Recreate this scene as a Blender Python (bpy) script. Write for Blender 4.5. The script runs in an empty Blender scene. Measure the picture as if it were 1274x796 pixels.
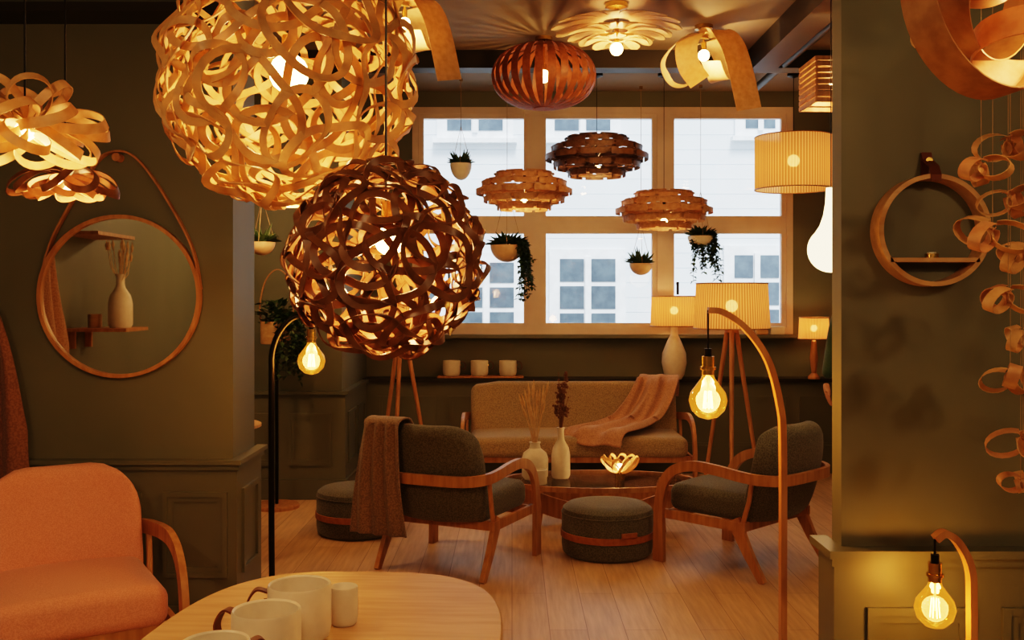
import bpy, math, random
from mathutils import Vector, Matrix
random.seed(7)
V = Vector
pi = math.pi
S = bpy.context.scene
S.view_settings.view_transform = 'Filmic'
S.view_settings.look = 'High Contrast'
CEIL = 3.3

# ------------------------------------------------------------------ materials
def newmat(name):
    m = bpy.data.materials.new(name); m.use_nodes = True
    nt = m.node_tree
    for n in list(nt.nodes): nt.nodes.remove(n)
    out = nt.nodes.new('ShaderNodeOutputMaterial')
    return m, nt, out

def pbsdf(nt, col=(.5,.5,.5), rough=.6, metal=0, emis=None, es=0, coat=0):
    b = nt.nodes.new('ShaderNodeBsdfPrincipled')
    b.inputs['Base Color'].default_value = (*col, 1)
    b.inputs['Roughness'].default_value = rough
    b.inputs['Metallic'].default_value = metal
    if emis:
        b.inputs['Emission Color'].default_value = (*emis, 1)
        b.inputs['Emission Strength'].default_value = es
    if coat: b.inputs['Coat Weight'].default_value = coat
    return b

def texmap(nt, scale=(1,1,1), rot=(0,0,0)):
    tc = nt.nodes.new('ShaderNodeTexCoord'); mp = nt.nodes.new('ShaderNodeMapping')
    mp.inputs['Scale'].default_value = scale; mp.inputs['Rotation'].default_value = rot
    nt.links.new(tc.outputs['Object'], mp.inputs['Vector'])
    return mp

def noisemix(nt, c1, c2, scale=(1,1,1), ns=5, detail=4, rot=(0,0,0), lo=.35, hi=.65):
    mp = texmap(nt, scale, rot)
    n = nt.nodes.new('ShaderNodeTexNoise'); n.inputs['Scale'].default_value = ns; n.inputs['Detail'].default_value = detail
    nt.links.new(mp.outputs[0], n.inputs['Vector'])
    r = nt.nodes.new('ShaderNodeValToRGB')
    r.color_ramp.elements[0].position = lo; r.color_ramp.elements[0].color = (*c1, 1)
    r.color_ramp.elements[1].position = hi; r.color_ramp.elements[1].color = (*c2, 1)
    nt.links.new(n.outputs['Fac'], r.inputs['Fac'])
    return r, n

def bump(nt, b, src, strength=.2, dist=.01):
    bp = nt.nodes.new('ShaderNodeBump'); bp.inputs['Strength'].default_value = strength; bp.inputs['Distance'].default_value = dist
    nt.links.new(src, bp.inputs['Height']); nt.links.new(bp.outputs[0], b.inputs['Normal'])

def M_plain(name, c1, c2=None, rough=.6, metal=0, ns=8, bs=0, coat=0, detail=4):
    m, nt, out = newmat(name)
    b = pbsdf(nt, c1, rough, metal, coat=coat)
    r, n = noisemix(nt, c1, c2 or tuple(x*.85 for x in c1), ns=ns, detail=detail)
    nt.links.new(r.outputs[0], b.inputs['Base Color'])
    if bs: bump(nt, b, n.outputs['Fac'], bs)
    nt.links.new(b.outputs[0], out.inputs[0])
    return m

def M_wood(name, c1, c2, scale=(6,6,.8), rough=.45, trans=0):
    m, nt, out = newmat(name)
    b = pbsdf(nt, c1, rough)
    r, n = noisemix(nt, c1, c2, scale=scale, ns=6, detail=6)
    nt.links.new(r.outputs[0], b.inputs['Base Color'])
    if trans:
        t = nt.nodes.new('ShaderNodeBsdfTranslucent'); nt.links.new(r.outputs[0], t.inputs['Color'])
        mx = nt.nodes.new('ShaderNodeMixShader'); mx.inputs[0].default_value = trans
        nt.links.new(b.outputs[0], mx.inputs[1]); nt.links.new(t.outputs[0], mx.inputs[2])
        nt.links.new(mx.outputs[0], out.inputs[0])
    else:
        nt.links.new(b.outputs[0], out.inputs[0])
    return m

def M_fabric(name, c1, c2, sc=260):
    m, nt, out = newmat(name)
    b = pbsdf(nt, c1, .95)
    b.inputs['Sheen Weight'].default_value = .2
    r, n = noisemix(nt, c1, c2, ns=sc, detail=2, lo=.4, hi=.6)
    nt.links.new(r.outputs[0], b.inputs['Base Color'])
    bump(nt, b, n.outputs['Fac'], .35, .003)
    nt.links.new(b.outputs[0], out.inputs[0])
    return m

def M_emit(name, col, s):
    m, nt, out = newmat(name)
    e = nt.nodes.new('ShaderNodeEmission'); e.inputs[0].default_value = (*col,1); e.inputs[1].default_value = s
    nt.links.new(e.outputs[0], out.inputs[0]); return m

def M_clear(name, tint, gl=.12, em=None, es=0):
    m, nt, out = newmat(name)
    t = nt.nodes.new('ShaderNodeBsdfTransparent'); t.inputs[0].default_value = (*tint,1)
    g = nt.nodes.new('ShaderNodeBsdfGlossy'); g.inputs['Roughness'].default_value = .03
    lw = nt.nodes.new('ShaderNodeLayerWeight'); lw.inputs[0].default_value = .3
    ma = nt.nodes.new('ShaderNodeMath'); ma.operation='MULTIPLY_ADD'; ma.inputs[1].default_value = .5; ma.inputs[2].default_value = gl*.4
    nt.links.new(lw.outputs['Fresnel'], ma.inputs[0])
    mx = nt.nodes.new('ShaderNodeMixShader')
    nt.links.new(ma.outputs[0], mx.inputs[0]); nt.links.new(t.outputs[0], mx.inputs[1]); nt.links.new(g.outputs[0], mx.inputs[2])
    last = mx
    if em:
        e = nt.nodes.new('ShaderNodeEmission'); e.inputs[0].default_value = (*em,1); e.inputs[1].default_value = es
        ad = nt.nodes.new('ShaderNodeAddShader')
        nt.links.new(mx.outputs[0], ad.inputs[0]); nt.links.new(e.outputs[0], ad.inputs[1]); last = ad
    nt.links.new(last.outputs[0], out.inputs[0]); return m

def M_shade(name, col, es, stripes=84):
    m, nt, out = newmat(name)
    mp = texmap(nt)
    sep = nt.nodes.new('ShaderNodeSeparateXYZ'); nt.links.new(mp.outputs[0], sep.inputs[0])
    at = nt.nodes.new('ShaderNodeMath'); at.operation='ARCTAN2'
    nt.links.new(sep.outputs[1], at.inputs[0]); nt.links.new(sep.outputs[0], at.inputs[1])
    mu = nt.nodes.new('ShaderNodeMath'); mu.operation='MULTIPLY'; mu.inputs[1].default_value = stripes
    nt.links.new(at.outputs[0], mu.inputs[0])
    sn = nt.nodes.new('ShaderNodeMath'); sn.operation='SINE'; nt.links.new(mu.outputs[0], sn.inputs[0])
    r = nt.nodes.new('ShaderNodeValToRGB')
    mr = nt.nodes.new('ShaderNodeMapRange'); mr.inputs[1].default_value=-1; mr.inputs[2].default_value=1
    nt.links.new(sn.outputs[0], mr.inputs[0]); nt.links.new(mr.outputs[0], r.inputs[0])
    r.color_ramp.elements[0].color=(col[0]*.5,col[1]*.38,col[2]*.28,1); r.color_ramp.elements[1].color=(*col,1)
    b = nt.nodes.new('ShaderNodeBsdfDiffuse'); t = nt.nodes.new('ShaderNodeBsdfTranslucent')
    nt.links.new(r.outputs[0], b.inputs[0]); nt.links.new(r.outputs[0], t.inputs[0])
    mx = nt.nodes.new('ShaderNodeMixShader'); mx.inputs[0].default_value=.5
    nt.links.new(b.outputs[0], mx.inputs[1]); nt.links.new(t.outputs[0], mx.inputs[2])
    tr = nt.nodes.new('ShaderNodeBsdfTransparent'); tr.inputs[0].default_value=(1,.8,.55,1)
    m2 = nt.nodes.new('ShaderNodeMixShader'); m2.inputs[0].default_value=.06
    nt.links.new(mx.outputs[0], m2.inputs[1]); nt.links.new(tr.outputs[0], m2.inputs[2])
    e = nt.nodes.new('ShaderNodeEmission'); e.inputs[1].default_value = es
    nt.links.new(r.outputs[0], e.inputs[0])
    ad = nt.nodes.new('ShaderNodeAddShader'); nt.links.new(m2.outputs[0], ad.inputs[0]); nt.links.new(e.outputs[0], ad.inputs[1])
    nt.links.new(ad.outputs[0], out.inputs[0]); return m

OLIVE = M_plain('olive_wall_paint', (.145,.162,.118), (.132,.149,.106), .55, ns=3, bs=.03)
OLIVE_D = M_plain('olive_panel_paint', (.140,.156,.116), (.128,.144,.106), .42, ns=4)
CEILM = M_plain('ceiling_paint', (.29,.24,.18), (.26,.215,.16), .7, ns=2)
BEAM = M_plain('dark_beam_paint', (.03,.027,.02), None, .5)
FRAME = M_plain('window_frame_paint', (.72,.60,.53), (.64,.53,.47), .45, ns=5)
BLACK = M_plain('black_metal', (.012,.011,.01), None, .35, .6)
BRASS = M_plain('brass', (.75,.50,.18), None, .25, 1)
OAK = M_wood('oak_wood', (.50,.27,.12), (.36,.17,.07))
OAKL = M_wood('light_oak_wood', (.58,.38,.20), (.48,.29,.14), scale=(1,8,8))
VEN = M_wood('pale_veneer', (.76,.53,.29), (.62,.40,.19), trans=.3, scale=(5,5,5))
VENA = M_wood('amber_veneer', (.68,.44,.21), (.54,.32,.14), trans=.26, scale=(5,5,5))
VENW = M_wood('cream_veneer', (.86,.68,.42), (.78,.57,.32), trans=.4, scale=(5,5,5))
VEND = M_wood('dark_veneer', (.24,.11,.045), (.14,.06,.024), trans=.10, scale=(5,5,5), rough=.35)
VENR = M_wood('cherry_veneer', (.34,.12,.045), (.24,.08,.027), trans=.25, scale=(5,5,5))
VENT = M_wood('tan_veneer', (.46,.25,.11), (.34,.17,.07), trans=.2, scale=(5,5,5))
VENB = M_wood('brown_veneer', (.20,.10,.05), (.13,.06,.028), trans=.1, scale=(5,5,5))
VENP = M_wood('peach_veneer', (.70,.43,.24), (.56,.31,.16), trans=.3, scale=(5,5,5))
GREY = M_fabric('grey_green_fabric', (.135,.14,.108), (.07,.072,.057), 150)
SOFAM = M_fabric('sofa_fabric', (.38,.30,.19), (.25,.19,.12), 150)
CORAL = M_fabric('coral_fabric', (.76,.38,.29), (.64,.295,.215))
TERRA = M_fabric('terracotta_wool', (.48,.29,.19), (.36,.205,.13), 120)
BROWNW = M_fabric('brown_wool', (.26,.13,.08), (.18,.085,.055), 120)
TAUPE = M_fabric('taupe_wool', (.28,.20,.135), (.18,.13,.09), 120)
LEATH = M_plain('tan_leather', (.36,.14,.05), (.28,.10,.035), .5, bs=.1, ns=40)
LEATHD = M_plain('brown_leather', (.14,.045,.02), None, .5)
CERAM = M_plain('white_ceramic', (.76,.71,.62), (.70,.65,.56), .35, ns=30)
TERRAC = M_plain('bowl_clay', (.62,.45,.30), (.54,.38,.24), .6, ns=20)
CORD = M_plain('jute_cord', (.42,.30,.18), None, .9)
LEAF = M_plain('leaf_green', (.055,.11,.035), (.028,.065,.022), .5, ns=30)
DRY = M_plain('dried_grass', (.66,.50,.30), (.54,.36,.19), .9, ns=40)
DRYD = M_plain('dried_dark_flower', (.20,.10,.055), None, .9, ns=40)
BULB = M_emit('bulb_glow', (1,.62,.24), 26)
FIL = M_emit('filament_glow', (1,.5,.12), 60)
WBULB = M_emit('opal_globe_glow', (1,.72,.40), 4)
AMBER = M_clear('amber_bulb_glass', (1,.74,.36), .2, (1,.36,.045), .30)
GLASS = M_clear('clear_glass', (.93,.96,.95), .15)
PANE = M_clear('window_glass', (.97,.98,.98), .05)
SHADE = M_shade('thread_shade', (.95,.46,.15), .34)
WHITEB = M_plain('white_render', (.77,.81,.84), (.73,.77,.80), .8, ns=2)
TRIMB = M_plain('exterior_trim', (.88,.90,.92), None, .7)
EXTG = M_plain('exterior_dark_glass', (.13,.17,.20), (.09,.12,.15), .15)
GROUND = M_plain('paving', (.4,.4,.38), None, .9)
SKIN = M_plain('skin', (.55,.30,.2), None, .55)
JACK = M_fabric('green_jacket', (.04,.09,.05), (.025,.06,.035))
TROUS = M_fabric('dark_trousers', (.03,.03,.035), (.02,.02,.025))
HAIR = M_plain('brown_hair', (.06,.03,.015), None, .5)

def M_floor():
    m, nt, out = newmat('oak_floor_planks')
    mp = texmap(nt, rot=(0,0,pi/2))
    br = nt.nodes.new('ShaderNodeTexBrick')
    br.inputs['Scale'].default_value = 1; br.inputs['Brick Width'].default_value = 1.5; br.inputs['Row Height'].default_value = .17
    br.inputs['Mortar Size'].default_value = .0018; br.inputs['Mortar Smooth'].default_value=.3
    br.inputs['Color1'].default_value=(.62,.43,.26,1); br.inputs['Color2'].default_value=(.52,.35,.205,1); br.inputs['Mortar'].default_value=(.25,.15,.08,1)
    br.offset=.37
    nt.links.new(mp.outputs[0], br.inputs['Vector'])
    r, n = noisemix(nt, (.78,.74,.69), (1.08,1.07,1.06), scale=(14,1.1,1), ns=3, detail=8, lo=.3, hi=.7)
    mx = nt.nodes.new('ShaderNodeMixRGB'); mx.blend_type='MULTIPLY'; mx.inputs[0].default_value=1
    nt.links.new(br.outputs['Color'], mx.inputs[1]); nt.links.new(r.outputs[0], mx.inputs[2])
    b = pbsdf(nt, rough=.40); nt.links.new(mx.outputs[0], b.inputs['Base Color'])
    bump(nt, b, n.outputs['Fac'], .08, .004)
    nt.links.new(b.outputs[0], out.inputs[0]); return m
FLOORM = M_floor()
def M_mirror():
    m, nt, out = newmat('mirror_silver')
    b = pbsdf(nt, (.85,.85,.8), .02, 1); nt.links.new(b.outputs[0], out.inputs[0]); return m
MIRR = M_mirror()

# ------------------------------------------------------------------ mesh builder
def catmull(P, n=8, closed=False):
    P=[V(p) for p in P]; out=[]; N=len(P)
    rng = N if closed else N-1
    for i in range(rng):
        p0=P[(i-1)%N] if (closed or i>0) else P[0]*2-P[1]
        p1=P[i]; p2=P[(i+1)%N]
        p3=P[(i+2)%N] if (closed or i+2<N) else P[-1]*2-P[-2]
        for k in range(n):
            t=k/n
            out.append(.5*((2*p1)+(p2-p0)*t+(2*p0-5*p1+4*p2-p3)*t*t+(3*p1-p0-3*p2+p3)*t**3))
    if not closed: out.append(P[-1].copy())
    return out

class MB:
    def __init__(s,name): s.n=name; s.v=[];s.f=[];s.m=[];s.mats=[];s.X=Matrix.Identity(4)
    def add(s,vs,fs,mat):
        if mat not in s.mats: s.mats.append(mat)
        k=s.mats.index(mat); o=len(s.v)
        s.v += [s.X@V(v) for v in vs]
        for f in fs: s.f.append(tuple(o+i for i in f)); s.m.append(k)
    def box(s,c,size,mat,rot=None):
        c=V(c); h=V(size)/2; vs=[]
        for x in(-1,1):
            for y in(-1,1):
                for z in(-1,1):
                    p=V((x*h.x,y*h.y,z*h.z))
                    if rot is not None: p=rot@p
                    vs.append(c+p)
        s.add(vs,[(0,1,3,2),(4,6,7,5),(0,4,5,1),(2,3,7,6),(0,2,6,4),(1,5,7,3)],mat)
    def bx(s,x0,x1,y0,y1,z0,z1,mat):
        s.box(((x0+x1)/2,(y0+y1)/2,(z0+z1)/2),(x1-x0,y1-y0,z1-z0),mat)
    def rbox(s,size,r,mat,M=None,fn=None,mid=9,cr=4):
        h=[a/2 for a in size]
        def samp(a):
            L=[-a+r*i/cr for i in range(cr+1)]
            R=[-x for x in reversed(L)]
            m=[L[-1]+(R[0]-L[-1])*i/mid for i in range(1,mid)]
            return L+m+R
        sm=[samp(a) for a in h]
        for ax in range(3):
            u,w=[i for i in range(3) if i!=ax]
            for sg in(-1,1):
                vs=[];nu=len(sm[u]);nw=len(sm[w])
                for a in sm[u]:
                    for b in sm[w]:
                        p=[0,0,0];p[ax]=sg*h[ax];p[u]=a;p[w]=b
                        q=[max(-(h[i]-r),min(h[i]-r,p[i])) for i in range(3)]
                        d=V(p)-V(q)
                        P=V(q)+d.normalized()*r if d.length>1e-9 else V(p)
                        if fn: P=fn(P)
                        if M is not None: P=M@P
                        vs.append(P)
                fs=[]
                for i in range(nu-1):
                    for j in range(nw-1):
                        a=i*nw+j; fs.append((a,a+1,a+nw+1,a+nw))
                s.add(vs,fs,mat)
    def tube(s,pts,r,mat,n=8,closed=False,cap=True):
        pts=[V(p) for p in pts];N=len(pts)
        rr=r if isinstance(r,(list,tuple)) else [r]*N
        vs=[];nrm=None
        for i in range(N):
            if closed: t=(pts[(i+1)%N]-pts[i-1])
            else: t=pts[min(i+1,N-1)]-pts[max(i-1,0)]
            t.normalize()
            if nrm is None:
                a=V((0,0,1)) if abs(t.z)<.9 else V((1,0,0)); nrm=t.cross(a).normalized()
            nrm=(nrm-t*nrm.dot(t)).normalized(); b=t.cross(nrm)
            for k in range(n):
                a=2*pi*k/n; vs.append(pts[i]+(nrm*math.cos(a)+b*math.sin(a))*rr[i])
        fs=[]
        for i in range(N if closed else N-1):
            j=(i+1)%N
            for k in range(n): fs.append((i*n+k,i*n+(k+1)%n,j*n+(k+1)%n,j*n+k))
        if not closed and cap:
            fs.append(tuple(range(n))[::-1]); fs.append(tuple((N-1)*n+k for k in range(n)))
        s.add(vs,fs,mat)
    def cyl(s,p0,p1,r0,mat,r1=None,n=24): s.tube([p0,p1],[r0,r0 if r1 is None else r1],mat,n)
    def lathe(s,prof,c,mat,n=32):
        c=V(c);vs=[];fs=[];L=len(prof)
        for (r,z) in prof:
            for k in range(n):
                a=2*pi*k/n; vs.append(c+V((r*math.cos(a),r*math.sin(a),z)))
        for i in range(L-1):
            for k in range(n): fs.append((i*n+k,i*n+(k+1)%n,(i+1)*n+(k+1)%n,(i+1)*n+k))
        s.add(vs,fs,mat)
    def ball(s,c,r,mat,n=20,sc=(1,1,1)):
        L=n//2;c=V(c);vs=[];fs=[]
        for i in range(L+1):
            th=pi*i/L
            for k in range(n):
                a=2*pi*k/n; vs.append(c+V((r*sc[0]*math.sin(th)*math.cos(a),r*sc[1]*math.sin(th)*math.sin(a),r*sc[2]*math.cos(th))))
        for i in range(L):
            for k in range(n): fs.append((i*n+k,i*n+(k+1)%n,(i+1)*n+(k+1)%n,(i+1)*n+k))
        s.add(vs,fs,mat)
    def ribbon(s,pts,wd,w,t,mat,closed=False):
        pts=[V(p) for p in pts];N=len(pts);vs=[]
        for i in range(N):
            if closed: T=pts[(i+1)%N]-pts[i-1]
            else: T=pts[min(i+1,N-1)]-pts[max(i-1,0)]
            T.normalize()
            d=V(wd[i]) if isinstance(wd,list) else V(wd)
            d=(d-T*d.dot(T))
            d=d.normalized() if d.length>1e-6 else V((0,0,1))
            nn=T.cross(d)
            ww=w[i] if isinstance(w,list) else w
            for a,b in((-1,-1),(1,-1),(1,1),(-1,1)): vs.append(pts[i]+d*(a*ww/2)+nn*(b*t/2))
        fs=[]
        for i in range(N if closed else N-1):
            j=(i+1)%N
            for k in range(4): fs.append((i*4+k,i*4+(k+1)%4,j*4+(k+1)%4,j*4+k))
        if not closed: fs+= [(3,2,1,0),tuple((N-1)*4+k for k in range(4))]
        s.add(vs,fs,mat)
    def grid(s,fn,nu,nv,mat):
        vs=[fn(i/nu,j/nv) for i in range(nu+1) for j in range(nv+1)]
        fs=[(i*(nv+1)+j,i*(nv+1)+j+1,(i+1)*(nv+1)+j+1,(i+1)*(nv+1)+j) for i in range(nu) for j in range(nv)]
        s.add(vs,fs,mat)
    def done(s,loc=(0,0,0),rz=0,flat=False,solid=0):
        import bmesh
        me=bpy.data.meshes.new(s.n); me.from_pydata([tuple(v) for v in s.v],[],s.f)
        for m in s.mats: me.materials.append(m)
        for p,k in zip(me.polygons,s.m): p.material_index=k
        bm=bmesh.new(); bm.from_mesh(me)
        bmesh.ops.remove_doubles(bm,verts=bm.verts,dist=1e-5)
        bmesh.ops.recalc_face_normals(bm,faces=bm.faces)
        for f in bm.faces: f.smooth=not flat
        for e in bm.edges:
            if len(e.link_faces)==2 and e.calc_face_angle(0)>.65: e.smooth=False
        bm.to_mesh(me); bm.free()
        o=bpy.data.objects.new(s.n,me); S.collection.objects.link(o)
        o.location=loc; o.rotation_euler=(0,0,rz)
        if solid:
            md=o.modifiers.new('thickness','SOLIDIFY'); md.thickness=solid
        return o

WARM=(1,.51,.19)
def plight(par,loc,p,col=WARM,r=.035,k=1.1):
    l=bpy.data.lights.new('bulb_light','POINT'); l.energy=p*k; l.color=col; l.shadow_soft_size=r
    o=bpy.data.objects.new('bulb_light',l); S.collection.objects.link(o); o.parent=par; o.location=loc
    return o

# ------------------------------------------------------------------ room shell
def shell():
    b=MB('floor'); b.bx(-2.7,2.9,-1.6,8.8,-.08,0,FLOORM); b.done(flat=True)
    b=MB('ceiling'); b.bx(-2.7,2.9,-1.6,8.9,CEIL,CEIL+.1,CEILM); b.done(flat=True)
    b=MB('wall_left'); b.bx(-2.7,-2.6,-1.6,8.9,0,CEIL,OLIVE); b.done(flat=True)
    b=MB('wall_right'); b.bx(2.8,2.9,-1.6,8.9,0,CEIL,OLIVE); b.done(flat=True)
    b=MB('wall_front'); b.bx(-2.6,2.8,-1.6,-1.5,0,CEIL,OLIVE); b.done(flat=True)
    x0,x1,z0,z1=-.87,2.45,1.18,3.16
    b=MB('wall_back')
    b.bx(-1.27,x0,8.7,8.88,0,CEIL,OLIVE); b.bx(x1,2.8,8.7,8.88,0,CEIL,OLIVE)
    b.bx(x0,x1,8.7,8.88,0,z0,OLIVE); b.bx(x0,x1,8.7,8.88,z1,CEIL,OLIVE); b.done(flat=True)
    b=MB('wall_alcove'); b.bx(-2.6,-1.27,7.44,8.88,0,CEIL,OLIVE); b.done(flat=True)
    b=MB('wall_pier_left'); b.bx(-2.6,-1.215,4.34,4.70,0,CEIL,OLIVE); b.done(flat=True)
    b=MB('wall_pier_right'); b.bx(.925,2.8,2.8,2.88,0,CEIL,OLIVE); b.done(flat=True)
def panel_y(b,xa,xb,za,zb,y,t=.012,w=.022,mat=OLIVE_D):
    for k,(e,tt) in enumerate(((0,t),(.022,t*.5))):
        a,c,d,f=xa+e,xb-e,za+e,zb-e
        b.bx(a,c,y-tt,y,d,d+w,mat); b.bx(a,c,y-tt,y,f-w,f,mat)
        b.bx(a,a+w,y-tt,y,d+w,f-w,mat); b.bx(c-w,c,y-tt,y,d+w,f-w,mat)
def panel_x(b,ya,yb,za,zb,x,t=.012,w=.022,mat=OLIVE_D):
    b.bx(x,x+t,ya,yb,za,za+w,mat); b.bx(x,x+t,ya,yb,zb-w,zb,mat)
    b.bx(x,x+t,ya,ya+w,za+w,zb-w,mat); b.bx(x,x+t,yb-w,yb,za+w,zb-w,mat)
def wains():
    b=MB('trim_1')
    y=4.31; xr=-1.19
    b.bx(-2.6,xr,y,4.34,0,.78,OLIVE_D); b.bx(-1.215,xr,4.34,4.73,0,.78,OLIVE_D)
    b.bx(-2.6,xr+.025,y-.03,4.34,.78,.80,OLIVE_D); b.bx(-1.215,xr+.025,4.34,4.755,.78,.80,OLIVE_D)
    b.bx(-2.6,xr+.012,y-.014,4.34,.755,.78,OLIVE_D); b.bx(-1.215,xr+.012,4.34,4.74,.755,.78,OLIVE_D)
    for xa in(-1.51,-1.88,-2.25): panel_y(b,xa,xa+.28,.29,.66,y)
    panel_x(b,4.39,4.65,.29,.66,xr)
    b.done(flat=True)
    b=MB('baseboard_pier_left'); b.bx(-2.6,xr+.02,y-.02,y,0,.17,OLIVE_D); b.bx(xr,xr+.02,y,4.75,0,.17,OLIVE_D); b.done(flat=True)
    b=MB('trim_2'); y=7.41; xr=-1.24
    b.bx(-2.6,xr,y,7.44,0,.78,OLIVE_D); b.bx(-1.27,xr,7.44,8.5,0,.78,OLIVE_D)
    b.bx(-2.6,xr+.025,y-.03,7.44,.78,.805,OLIVE_D); b.bx(-1.27,xr+.025,7.44,8.5,.78,.805,OLIVE_D)
    for xa in(-1.66,-2.1,-2.52): panel_y(b,xa,xa+.32,.25,.64,y)
    panel_x(b,7.52,7.9,.25,.64,xr); panel_x(b,7.98,8.36,.25,.64,xr)
    b.done(flat=True)
    b=MB('baseboard_alcove'); b.bx(-2.6,xr+.02,y-.02,y,0,.15,OLIVE_D); b.bx(xr,xr+.02,y,8.4,0,.15,OLIVE_D); b.done(flat=True)
    b=MB('trim_3'); y=8.5
    b.bx(-1.27,2.8,y,8.7,0,.78,OLIVE_D); b.bx(-1.27,2.8,y-.04,8.7,.78,.81,BEAM)
    xa=-1.15
    while xa<2.7: panel_y(b,xa,xa+.5,.22,.66,y); xa+=.6
    b.done(flat=True)
    b=MB('trim_4'); y=2.77
    b.bx(.895,2.8,y,2.8,0,.78,OLIVE_D); b.bx(.895,.925,2.8,2.91,0,.78,OLIVE_D)
    b.bx(.875,2.8,y-.03,2.8,.78,.802,OLIVE_D); b.bx(.875,.925,2.8,2.93,.78,.802,OLIVE_D)
    b.bx(.885,2.8,y-.014,2.8,.755,.78,OLIVE_D)
    for xa in(.985,1.36,1.74): panel_y(b,xa,xa+.3,.28,.64,y)
    b.done(flat=True)
    b=MB('trim_5')
    b.bx(-2.6,2.8,7.25,7.42,3.17,3.3,BEAM); b.bx(1.72,1.90,4.4,7.25,3.14,3.3,BEAM)
    b.cyl((1.98,2.95,3.2),(1.98,8.69,3.2),.03,BEAM,n=12); b.done()
    b=MB('trim_6'); b.bx(-2.6,-1.215,4.16,4.34,2.72,3.3,OLIVE_D); b.bx(-2.6,-1.19,4.13,4.34,2.69,2.725,BEAM); b.done(flat=True)
    b=MB('trim_7'); b.bx(-.9,2.48,8.56,8.69,1.15,1.18,OLIVE_D); b.done(flat=True)
def windows():
    z0,z1=1.18,3.16
    def fr(b,xa,xb,za,zb,w,ya=8.70,yb=8.77):
        b.bx(xa,xb,ya,yb,za,za+w,FRAME); b.bx(xa,xb,ya,yb,zb-w,zb,FRAME)
        b.bx(xa,xa+w,ya,yb,za+w,zb-w,FRAME); b.bx(xb-w,xb,ya,yb,za+w,zb-w,FRAME)
    for i,(xa,xb) in enumerate(((-.87,.20),(.20,1.32),(1.32,2.45))):
        b=MB('window_%d'%(i+1))
        fr(b,xa,xb,z0,z1,.055,8.69,8.80)
        b.bx(xa+.05,xb-.05,8.70,8.79,2.10,2.17,FRAME)
        fr(b,xa+.055,xb-.055,2.17,z1-.055,.042,8.705,8.76)
        fr(b,xa+.055,xb-.055,z0+.055,2.10,.042,8.705,8.76)
        b.bx(xa+.09,xb-.09,8.735,8.741,z0+.09,2.07,PANE); b.bx(xa+.09,xb-.09,8.735,8.741,2.20,z1-.09,PANE)
        if i==2:
            b.cyl((xa+.12,8.70,1.62),(xa+.12,8.66,1.62),.01,BLACK,n=8); b.box((xa+.12,8.66,1.58),(.02,.015,.11),BLACK)
        b.done(flat=True)
def outside():
    b=MB('ground'); b.bx(-12,16,8.95,30,-.2,-.1,GROUND); b.done(flat=True)
    b=MB('neighbour_building'); Y=13.5
    b.bx(-8,11,Y,Y+.5,-.1,8,WHITEB)
    for k in range(40): b.box((1.5,Y-.004,.0+k*.2),(19,.02,.19),WHITEB,Matrix.Rotation(.045,3,'X'))
    def win(xc,za,zb,w,cols=2,rows=3):
        b.bx(xc-w/2-.09,xc+w/2+.09,Y-.06,Y,za-.09,zb+.10,TRIMB); b.bx(xc-w/2-.14,xc+w/2+.14,Y-.14,Y,za-.14,za-.08,TRIMB)
        b.bx(xc-.035,xc+.035,Y-.10,Y-.05,za,zb,TRIMB)
        cw=w/cols; rh=(zb-za)/rows
        for i in range(cols):
            for j in range(rows):
                b.bx(xc-w/2+i*cw+.05,xc-w/2+(i+1)*cw-.05,Y-.07,Y-.055,za+j*rh+.03,za+(j+1)*rh-.03,EXTG)
    win(1.02,.95,2.05,.85); win(-.35,1.0,2.0,.85); win(-1.35,1.0,2.0,.85); win(3.3,1.0,2.1,.7)
    win(.95,3.72,4.8,.85); win(-.5,3.72,4.8,.85); win(3.35,3.75,4.8,.5,1)
    b.done(flat=True)
shell(); wains(); windows(); outside()

# ------------------------------------------------------------------ seating
def bent_arm(b,hw,mat,zarm=.55):
    P=[(-hw,-.335,.0),(-hw,-.335,.18),(-hw,-.33,.34),(-hw,-.295,.46),(-hw,-.22,.535),(-hw,-.10,.568),(-hw,.04,.565),(-hw,.18,zarm-.0),(-hw+.015,.29,zarm-.01),(-hw+.08,.375,zarm-.015),(-hw+.20,.41,zarm-.015)]
    L=catmull(P+[(-x,y,z) for x,y,z in reversed(P)],5)
    wd=[];ws=[]
    for i,p in enumerate(L):
        q=L[min(i+1,len(L)-1)]-L[max(i-1,0)]; q.normalize()
        if abs(p.x)>hw-.012: nn=V((math.copysign(1,p.x),0,0))
        else:
            nn=V((q.y,-q.x,0)); nn.normalize()
            if nn.y<0: nn=-nn
        d=nn.cross(q)
        if i and d.dot(wd[-1])<0: d=-d
        wd.append(d); ws.append(.056 if p.z>.45 else .056+.018*(1-p.z/.45))
    b.ribbon(L,wd,ws,.026,mat)
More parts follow.
